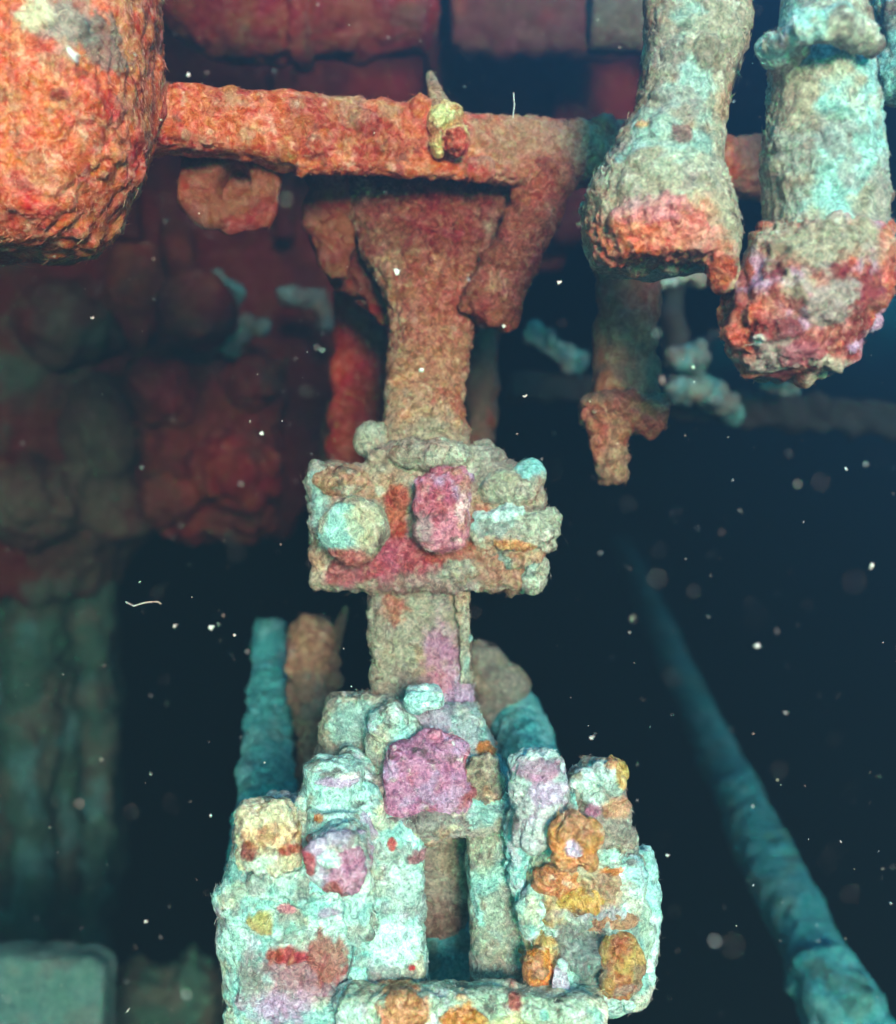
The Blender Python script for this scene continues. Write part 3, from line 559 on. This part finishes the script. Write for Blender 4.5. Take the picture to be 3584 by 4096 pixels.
crust('base_plate', [box(672, 2004, 1222, 2180, 1.365, 0.07, bev=0.3), blob(800, 2026, 1.34, 60, 36, 30), blob(1110, 2020, 1.34, 90, 26, 30), blob(925, 2040, 1.34, 60, 30, 30)], 0.0024, rod, (0.50, 0.66, 0.52), (GRIME, FLECK, (AQUA, 8, 0.0, 0.7), (CREAM, 12, 0.2, 0.7), (LILW, 16, 0.3, 0.6)), patches=[pt(800, 2020, 1.335, 55, 40, OCH, 0.9), pt(925, 2035, 1.335, 60, 26, ORG, 0.9), pt(1030, 2010, 1.335, 16, 12, (0.4, 0.06, 0.06), 0.9), pt(1010, 2040, 1.335, 50, 20, (0.6, 0.6, 0.3), 0.8), pt(700, 2040, 1.335, 40, 30, MINT, 0.6)], fib=0.25)

# left end block of the fork
lb = crust('end_block', [prof([(1620, 478, 720), (1680, 466, 735), (1800, 438, 742), (1900, 432, 742), (1980, 442, 735), (2120, 470, 720)], 1.47, k=0.75, n=2.8)], 0.0024, rod, PALEB, PALEQ,
      patches=[pt(590, 1960, 1.385, 115, 80, (0.40, 0.17, 0.22), 0.9), pt(560, 2020, 1.385, 90, 50, LIL, 0.8), pt(655, 1920, 1.385, 46, 50, (0.40, 0.12, 0.09), 0.85), pt(570, 1915, 1.385, 46, 20, (0.42, 0.05, 0.04), 0.9), pt(520, 1850, 1.385, 26, 30, (0.50, 0.36, 0.09), 0.85), pt(573, 1822, 1.385, 22, 13, PINK, 0.9), pt(655, 1830, 1.385, 26, 14, LIL, 0.7), pt(500, 1960, 1.385, 40, 60, GREY, 0.5)],
      fib=0.3, dents=[(tuple(P(590, 1980, 1.32)), 0.07, (0, 0.03, 0))])
crust('bolt_head', [prof([(1604, 505, 568), (1618, 482, 592), (1680, 474, 600), (1735, 478, 596)], 1.38, k=0.9, n=2.4)], 0.0023, lb, CREAM, (GRIME, FLECK, (GOLD, 13, 0.1, 0.7), (PALEB, 12, 0.1, 0.7), (TAN, 15, 0.2, 0.6)), patches=[pt(495, 1705, 1.34, 22, 20, MAROON, 0.9), pt(570, 1712, 1.33, 22, 14, (0.42, 0.07, 0.04), 0.9), pt(540, 1680, 1.33, 60, 26, OCH, 0.5)], fib=0.3, amps=(0.006, 0.008, 0.004, 0.002), label='yellowish crusted bolt head')
crust('bolt_head', [prof([(1516, 625, 695), (1534, 604, 718), (1590, 600, 726), (1630, 606, 722)], 1.44, k=0.9, n=2.4), prof([(1615, 612, 722), (1640, 612, 735), (1680, 618, 735)], 1.41, k=0.9)], 0.0023, lb, PALEB, (GRIME, FLECK, (SAGE, 12, 0.0, 0.7), (AQUA, 9, 0.1, 0.6)), patches=[pt(665, 1580, 1.37, 44, 12, LIL, 0.85), pt(690, 1568, 1.37, 20, 7, WHITE, 0.9), pt(628, 1650, 1.35, 14, 12, ORG, 0.8)], fib=0.3, amps=(0.006, 0.008, 0.004, 0.002))
crust('boss', [boss(672, 1724, 1.315, 60, 0.13)], 0.0023, lb, PALEB, (GRIME, FLECK, (LIL, 12, 0.1, 0.7), (SAGE, 14, 0.1, 0.6)), patches=[pt(695, 1740, 1.31, 40, 50, PURP, 0.85), pt(655, 1725, 1.30, 26, 20, MINT, 0.95), pt(624, 1722, 1.32, 12, 30, (0.40, 0.04, 0.05), 0.9), pt(668, 1775, 1.32, 20, 16, (0.36, 0.06, 0.04), 0.8), pt(665, 1690, 1.32, 26, 8, WHITE, 0.8)], fib=0.3, amps=(0.005, 0.007, 0.004, 0.002))

# right end block of the fork
rb = crust('end_block', [prof([(1610, 1034, 1240), (1680, 1034, 1268), (1760, 1034, 1288), (1850, 1036, 1306), (1900, 1040, 1308), (1960, 1050, 1300), (1995, 1110, 1275), (2012, 1165, 1240)], 1.46, k=0.8, n=2.6)], 0.0024, rod, (0.44, 0.60, 0.50), (GRIME, FLECK, (AQUA, 8, 0.0, 0.7), (MINT, 10, 0.2, 0.7), (GREY, 15, 0.2, 0.6)),
      patches=[pt(1140, 1790, 1.385, 95, 75, (0.55, 0.36, 0.17), 0.9), pt(1090, 1900, 1.385, 46, 90, GOLD, 0.9), pt(1085, 1955, 1.385, 40, 40, ORG, 0.85), pt(1215, 1790, 1.385, 50, 60, TAN, 0.75), pt(1190, 1830, 1.385, 90, 16, (0.46, 0.48, 0.58), 0.8), pt(1170, 1900, 1.385, 60, 70, (0.22, 0.25, 0.25), 0.9), pt(1190, 1960, 1.385, 40, 50, DGREY, 0.8), pt(1100, 1865, 1.385, 16, 12, MINT, 0.9), pt(1225, 1745, 1.385, 20, 8, ORG, 0.8)],  # dark grey patches paint the shade of the recess
      dents=[(tuple(P(1190, 1930, 1.33)), 0.065, (0, 0.06, 0))], fib=0.3, amps=(0.008, 0.009, 0.004, 0.002))
crust('bolt_head', [prof([(1508, 1045, 1108), (1522, 1024, 1130), (1580, 1020, 1140), (1625, 1030, 1140), (1680, 1030, 1150)], 1.39, k=0.9, n=2.5)], 0.0023, rb, (0.48, 0.54, 0.55), (GRIME, FLECK, (LIL, 10, -0.05, 0.7), (PALEB, 14, 0.1, 0.7)), patches=[pt(1080, 1550, 1.34, 46, 26, PURP, 0.7), pt(1075, 1520, 1.34, 50, 12, MINT, 0.7)], fib=0.3, amps=(0.005, 0.008, 0.004, 0.002), label='lilac crusted bolt head')
crust('bolt_head', [prof([(1524, 1165, 1222), (1540, 1144, 1242), (1600, 1146, 1246), (1625, 1150, 1258), (1690, 1160, 1272)], 1.41, k=0.9, n=2.5), blob(1165, 1560, 1.37, 26, 30), blob(1215, 1550, 1.37, 30, 32)], 0.0023, rb, SAGE, (GRIME, FLECK, (GREY, 12, 0.0, 0.7), (MINT, 12, 0.15, 0.7)), patches=[pt(1238, 1545, 1.37, 12, 26, GOLD, 0.9), pt(1222, 1530, 1.36, 14, 8, ORG, 0.8), pt(1190, 1625, 1.37, 20, 14, PURP, 0.8), pt(1235, 1625, 1.37, 36, 26, OCH, 0.6)], fib=0.3, amps=(0.006, 0.009, 0.005, 0.002))
crust('boss', [boss(1146, 1684, 1.325, 44, 0.10), blob(1125, 1665, 1.335, 30, 30), blob(1168, 1672, 1.335, 28, 32), blob(1140, 1640, 1.34, 30, 22), blob(1130, 1715, 1.335, 26, 26), blob(1172, 1712, 1.335, 22, 26)], 0.0022, rb, (0.54, 0.27, 0.12), (GRIME, FLECK, (ORG, 14, 0.2, 0.6), (GOLD, 18, 0.2, 0.6), (TAN, 22, 0.1, 0.6)), patches=[pt(1146, 1697, 1.325, 17, 19, (0.74, 0.60, 0.86), 1.0), pt(1142, 1695, 1.30, 24, 26, MAG, 0.0)], fib=0.3, amps=(0.012, 0.010, 0.005, 0.002), nod=0, label='orange sponge covered boss with lilac centre')
crust('bearing_ball', [blob(1245, 1932, 1.385, 46, 66, 46), blob(1225, 1965, 1.375, 30, 34)], 0.0023, rb, (0.32, 0.22, 0.12), (GRIME, FLECK, (GOLD, 12, 0.0, 0.7), (RUSTB, 16, 0.2, 0.6), (GREY, 18, 0.2, 0.6)), fib=0.3, amps=(0.005, 0.007, 0.004, 0.002), label='brownish gold rounded stud')
crust('cap_lip', [tube([P(1240, 2005, 1.42), P(1282, 1965, 1.43), P(1298, 1890, 1.44), P(1294, 1790, 1.45), P(1275, 1700, 1.45)], [0.016, 0.018, 0.018, 0.018, 0.015])], 0.0024, rb, MINT, (GRIME, FLECK, (AQUA, 9, 0.0, 0.7),), fib=0.3)
# soft growth bridging the joints between the pieces
for par, x, y, d, rx, ry, c in ((lb, 604, 1645, 1.42, 26, 60, PALEB), (lb, 735, 1640, 1.43, 34, 80, PALEB), (lb, 612, 1775, 1.40, 40, 40, AQUA), (lb, 718, 1800, 1.40, 32, 90, PALEB), (lb, 560, 1770, 1.395, 70, 36, PALEB),
                              (lb, 726, 1940, 1.41, 30, 90, AQUA), (cr, 790, 1470, 1.49, 46, 60, PALEB), (cr, 700, 1560, 1.48, 50, 60, PALEB), (cr, 960, 1580, 1.47, 50, 70, SAGE), (cr, 870, 1655, 1.43, 90, 30, GREY),
                              (rb, 1035, 1700, 1.42, 30, 110, AQUA), (rb, 1145, 1620, 1.40, 36, 36, AQUA), (rb, 1210, 1690, 1.40, 40, 50, PALEB), (rb, 1060, 1830, 1.40, 34, 60, PALEB), (rb, 1255, 1780, 1.41, 34, 70, MINT), (rb, 1110, 1760, 1.395, 50, 36, OCH),
                              (rb, 1160, 1800, 1.39, 50, 26, GOLD), (rb, 1220, 1840, 1.395, 60, 20, TAN), (rb, 1075, 1940, 1.39, 34, 50, ORG)):
    crust('crust_lump', [blob(x, y, d, rx, ry, min(rx, ry) * 0.8)], 0.0024, par, c, PALEQ if c in (PALEB, AQUA, MINT) else (GRIME, FLECK, (TAN, 16, 0.2, 0.6), (CREAM, 22, 0.3, 0.6)), fib=0.3, amps=(0.010, 0.009, 0.004, 0.002))
t = thing('oyster_shell', 'pale lilac pointed shell stuck upright below the orange patch', 'shell', P(1125, 1985, 1.37))
crust('valve', [prof([(1918, 1112, 1124), (1940, 1105, 1134), (1965, 1102, 1142), (2000, 1104, 1146)], 1.375, k=0.3)], 0.002, t, LILW, ((AQUA, 20, 0.2, 0.6),), patches=[pt(1130, 1925, 1.375, 16, 14, MINT, 0.9)], amps=(0.002, 0.003, 0.001, 0.0005))

# ------------------------------------------------------------------ shafts behind the fork
t = thing('rear_shaft', 'smooth teal shaft leaning behind the left side of the fork', 'shaft', P(530, 1720, 1.8))
crust('shaft', [prof([(1240, 512, 572, 2.3), (1300, 505, 575, 2.25), (1400, 494, 580, 2.12), (1500, 483, 586, 2.0), (1570, 474, 590, 1.9), (1640, 464, 594, 1.82), (1760, 450, 600, 1.75)], 2.0, k=1)], 0.005, t, TEAL, ((AQUA, 8, 0.1, 0.6), (GRN, 10, 0.3, 0.5)), amps=(0.008, 0.008, 0.004, 0.001), fib=0.2)
t = thing('rear_post', 'short brown lumpy post between the teal shaft and the rod', 'post', P(630, 1600, 2.0))
crust('post', [prof([(1235, 605, 640), (1270, 585, 668), (1330, 572, 684), (1400, 572, 680), (1450, 590, 665), (1620, 595, 665)], 2.05, k=0.9)], 0.006, t, TAN, ((MUD, 9, 0.0, 0.7), (GREY, 10, 0.1, 0.6)), amps=(0.014, 0.012, 0.006, 0.001), fib=0.2)
crust('spur', [tube([P(660, 1300, 2.1), P(680, 1250, 2.1), P(692, 1215, 2.1)], [0.02, 0.012, 0.006])], 0.004, t, MUD, (), amps=(0.004, 0.004, 0.002, 0))
t = thing('crusted_lump', 'grey green lumpy growth behind the right side of the rod', 'growth', P(990, 1420, 1.9))
crust('knob', [prof([(1285, 935, 975), (1310, 930, 1000), (1350, 930, 1045), (1375, 930, 1052), (1420, 935, 1020), (1520, 940, 1010)], 1.9, k=0.8)], 0.005, t, SAGE, ((GREY, 9, 0.0, 0.7), (BRN, 12, 0.2, 0.6)), amps=(0.012, 0.01, 0.005, 0.001), fib=0.25)
t = thing('rear_strut', 'teal strut sloping behind the right side of the fork crown', 'strut', P(1080, 1560, 1.75))
crust('strut', [tube([P(985, 1370, 2.0), P(1030, 1450, 1.9), P(1075, 1560, 1.78), P(1090, 1640, 1.72)], [0.045, 0.05, 0.055, 0.06])], 0.005, t, TEAL, ((AQUA, 8, 0.15, 0.6),), amps=(0.008, 0.008, 0.004, 0.001), fib=0.2)

# ------------------------------------------------------------------ drifting particles
def snow_mat():
    m = bpy.data.materials.new('marine_snow'); m.use_nodes = True
    b = m.node_tree.nodes['Principled BSDF']
    n = m.node_tree.nodes.new('ShaderNodeTexNoise'); n.inputs['Scale'].default_value = 9.0
    tc = m.node_tree.nodes.new('ShaderNodeTexCoord')
    r = m.node_tree.nodes.new('ShaderNodeValToRGB')
    r.color_ramp.elements[0].color = (0.9, 0.75, 0.65, 1); r.color_ramp.elements[1].color = (0.8, 0.93, 0.95, 1)
    r.color_ramp.elements[0].position = 0.4; r.color_ramp.elements[1].position = 0.6
    m.node_tree.links.new(tc.outputs['Object'], n.inputs['Vector']); m.node_tree.links.new(n.outputs[0], r.inputs[0])
    m.node_tree.links.new(r.outputs[0], b.inputs['Base Color'])
    b.inputs['Roughness'].default_value = 0.35
    return m
SNOW = snow_mat()
def fleck_mesh(items, name):
    bm = bmesh.new()
    for c, r in items:
        g = bmesh.ops.create_icosphere(bm, subdivisions=1, radius=1.0)['verts']
        q = Matrix.Rotation(random.uniform(0, 6.28), 3, Vector((random.gauss(0, 1), random.gauss(0, 1), random.gauss(0, 1))).normalized())
        sc = (r, r * random.uniform(0.25, 1.0), r * random.choice((0.5, 0.8, 1.1, 2.2)) * random.uniform(0.7, 1.3))
        for v in g:
            w = v.co * random.uniform(0.45, 1.35)
            v.co = q @ Vector((w.x * sc[0], w.y * sc[1], w.z * sc[2])) + Vector(c)
    me = bpy.data.meshes.new(name); bm.to_mesh(me); bm.free()
    me.polygons.foreach_set('use_smooth', [True] * len(me.polygons))
    return me
items = []
for k in range(1100):
    d = random.uniform(0.55, 2.6)
    x = random.uniform(-250, 2050); y = random.uniform(-200, 2250)
    r = random.choice((0.8, 0.9, 1.1, 1.3, 1.6, 2.0, 3.2)) * random.uniform(0.7, 1.2)
    items.append((P(x, y, d), S(r, d)))
o = link_mesh('marine_snow', fleck_mesh(items, 'marine_snow'), None, SNOW); o['kind'] = 'stuff'
o['label'] = 'tiny pale specks drifting everywhere in the water'; o['category'] = 'marine snow'
big = [(145, 112, 1.15, 13, 'large blurred pale fleck in front of the orange pipe end'), (376, 150, 1.2, 7, 'white fleck in the dark gap left above the cross beam'),
       (793, 543, 1.3, 10, 'bright white fleck in front of the red yoke'), (842, 741, 1.3, 8, 'pale green round fleck in front of the central shaft'),
       (1118, 565, 1.3, 7, 'white fleck in the dark gap right of the yoke strut'), (1049, 793, 1.3, 7, 'white fleck right of the central shaft above the coupling'),
       (349, 1252, 1.2, 7, 'left one of two bright flecks level in the dark left water'), (422, 1255, 1.2, 7, 'right one of two bright flecks level in the dark left water'),
       (1514, 1292, 1.1, 10, 'blurred blue fleck in the dark water above the slanting pole'), (291, 1843, 1.2, 7, 'bright fleck in the dark water left of the fork'),
       (1183, 1475, 1.2, 6, 'blue fleck just above the right bolt heads'), (1673, 442, 1.05, 9, 'pale orange fleck in front of the capped pipe'),
       (1742, 1133, 1.2, 6, 'bright fleck near the right edge at mid height'), (1335, 1711, 1.25, 6, 'pale fleck just right of the right end block'), (184, 636, 1.25, 6, 'white fleck below the orange pipe end'),
       (522, 867, 1.25, 6, 'white fleck in front of the dark red box'), (1007, 653, 1.25, 6, 'white fleck at the lower end of the yoke strut')]
for x, y, d, r, lab in big:
    me = fleck_mesh([(Vector((0, 0, 0)), S(r * 0.75, d)), (Vector((S(r * 0.4, d), 0, S(r * 0.2, d))), S(r * 0.4, d))], 'drifting_fleck')
    o = link_mesh('drifting_fleck', me, None, SNOW); o.location = P(x, y, d)
    o['label'] = lab; o['category'] = 'particle'; o['group'] = 'large flecks drifting in the water'
def strand(pts, r, lab):
    v, f = tube(pts, r, seg=6)
    me = bpy.data.meshes.new('drifting_strand'); me.from_pydata(v, [], f)
    o = link_mesh('drifting_strand', me, None, SNOW)
    o['label'] = lab; o['category'] = 'strand'
strand([P(1027, 185, 1.3), P(1029, 210, 1.3), P(1026, 235, 1.3)], 0.0005, 'thin straight white strand upright above the cross beam')
strand([P(252, 1204, 1.3), P(268, 1212, 1.3), P(290, 1205, 1.3), P(315, 1203, 1.3), P(322, 1208, 1.3)], 0.0005, 'thin wavy white strand in the dark water at the left')

# ------------------------------------------------------------------ the water
bm = bmesh.new(); bmesh.ops.create_cube(bm, size=1.0)
lo, hi = Vector((-9.2, -1.7, -1.2)), Vector((9.2, 16.2, CAMZ + 1.75))
for v in bm.verts: v.co = Vector((lo[k] + (v.co[k] + 0.5) * (hi[k] - lo[k]) for k in range(3)))
me = bpy.data.meshes.new('haze'); bm.to_mesh(me); bm.free()
hm = bpy.data.materials.new('sea_water_haze'); hm.use_nodes = True
hn = hm.node_tree.nodes; hn.clear()
ho = hn.new('ShaderNodeOutputMaterial'); hv = hn.new('ShaderNodeVolumePrincipled')
hv.inputs['Color'].default_value = (0.048, 0.088, 0.145, 1)
hv.inputs['Density'].default_value = 0.62
hv.inputs['Absorption Color'].default_value = (0.0, 0.008, 0.010, 1)
hv.inputs['Anisotropy'].default_value = 0.6
hm.node_tree.links.new(hv.outputs[0], ho.inputs['Volume'])
haze = link_mesh('haze', me, None, hm); haze['kind'] = 'stuff'
haze['label'] = 'dim blue green sea water filling the scene'; haze['category'] = 'water'
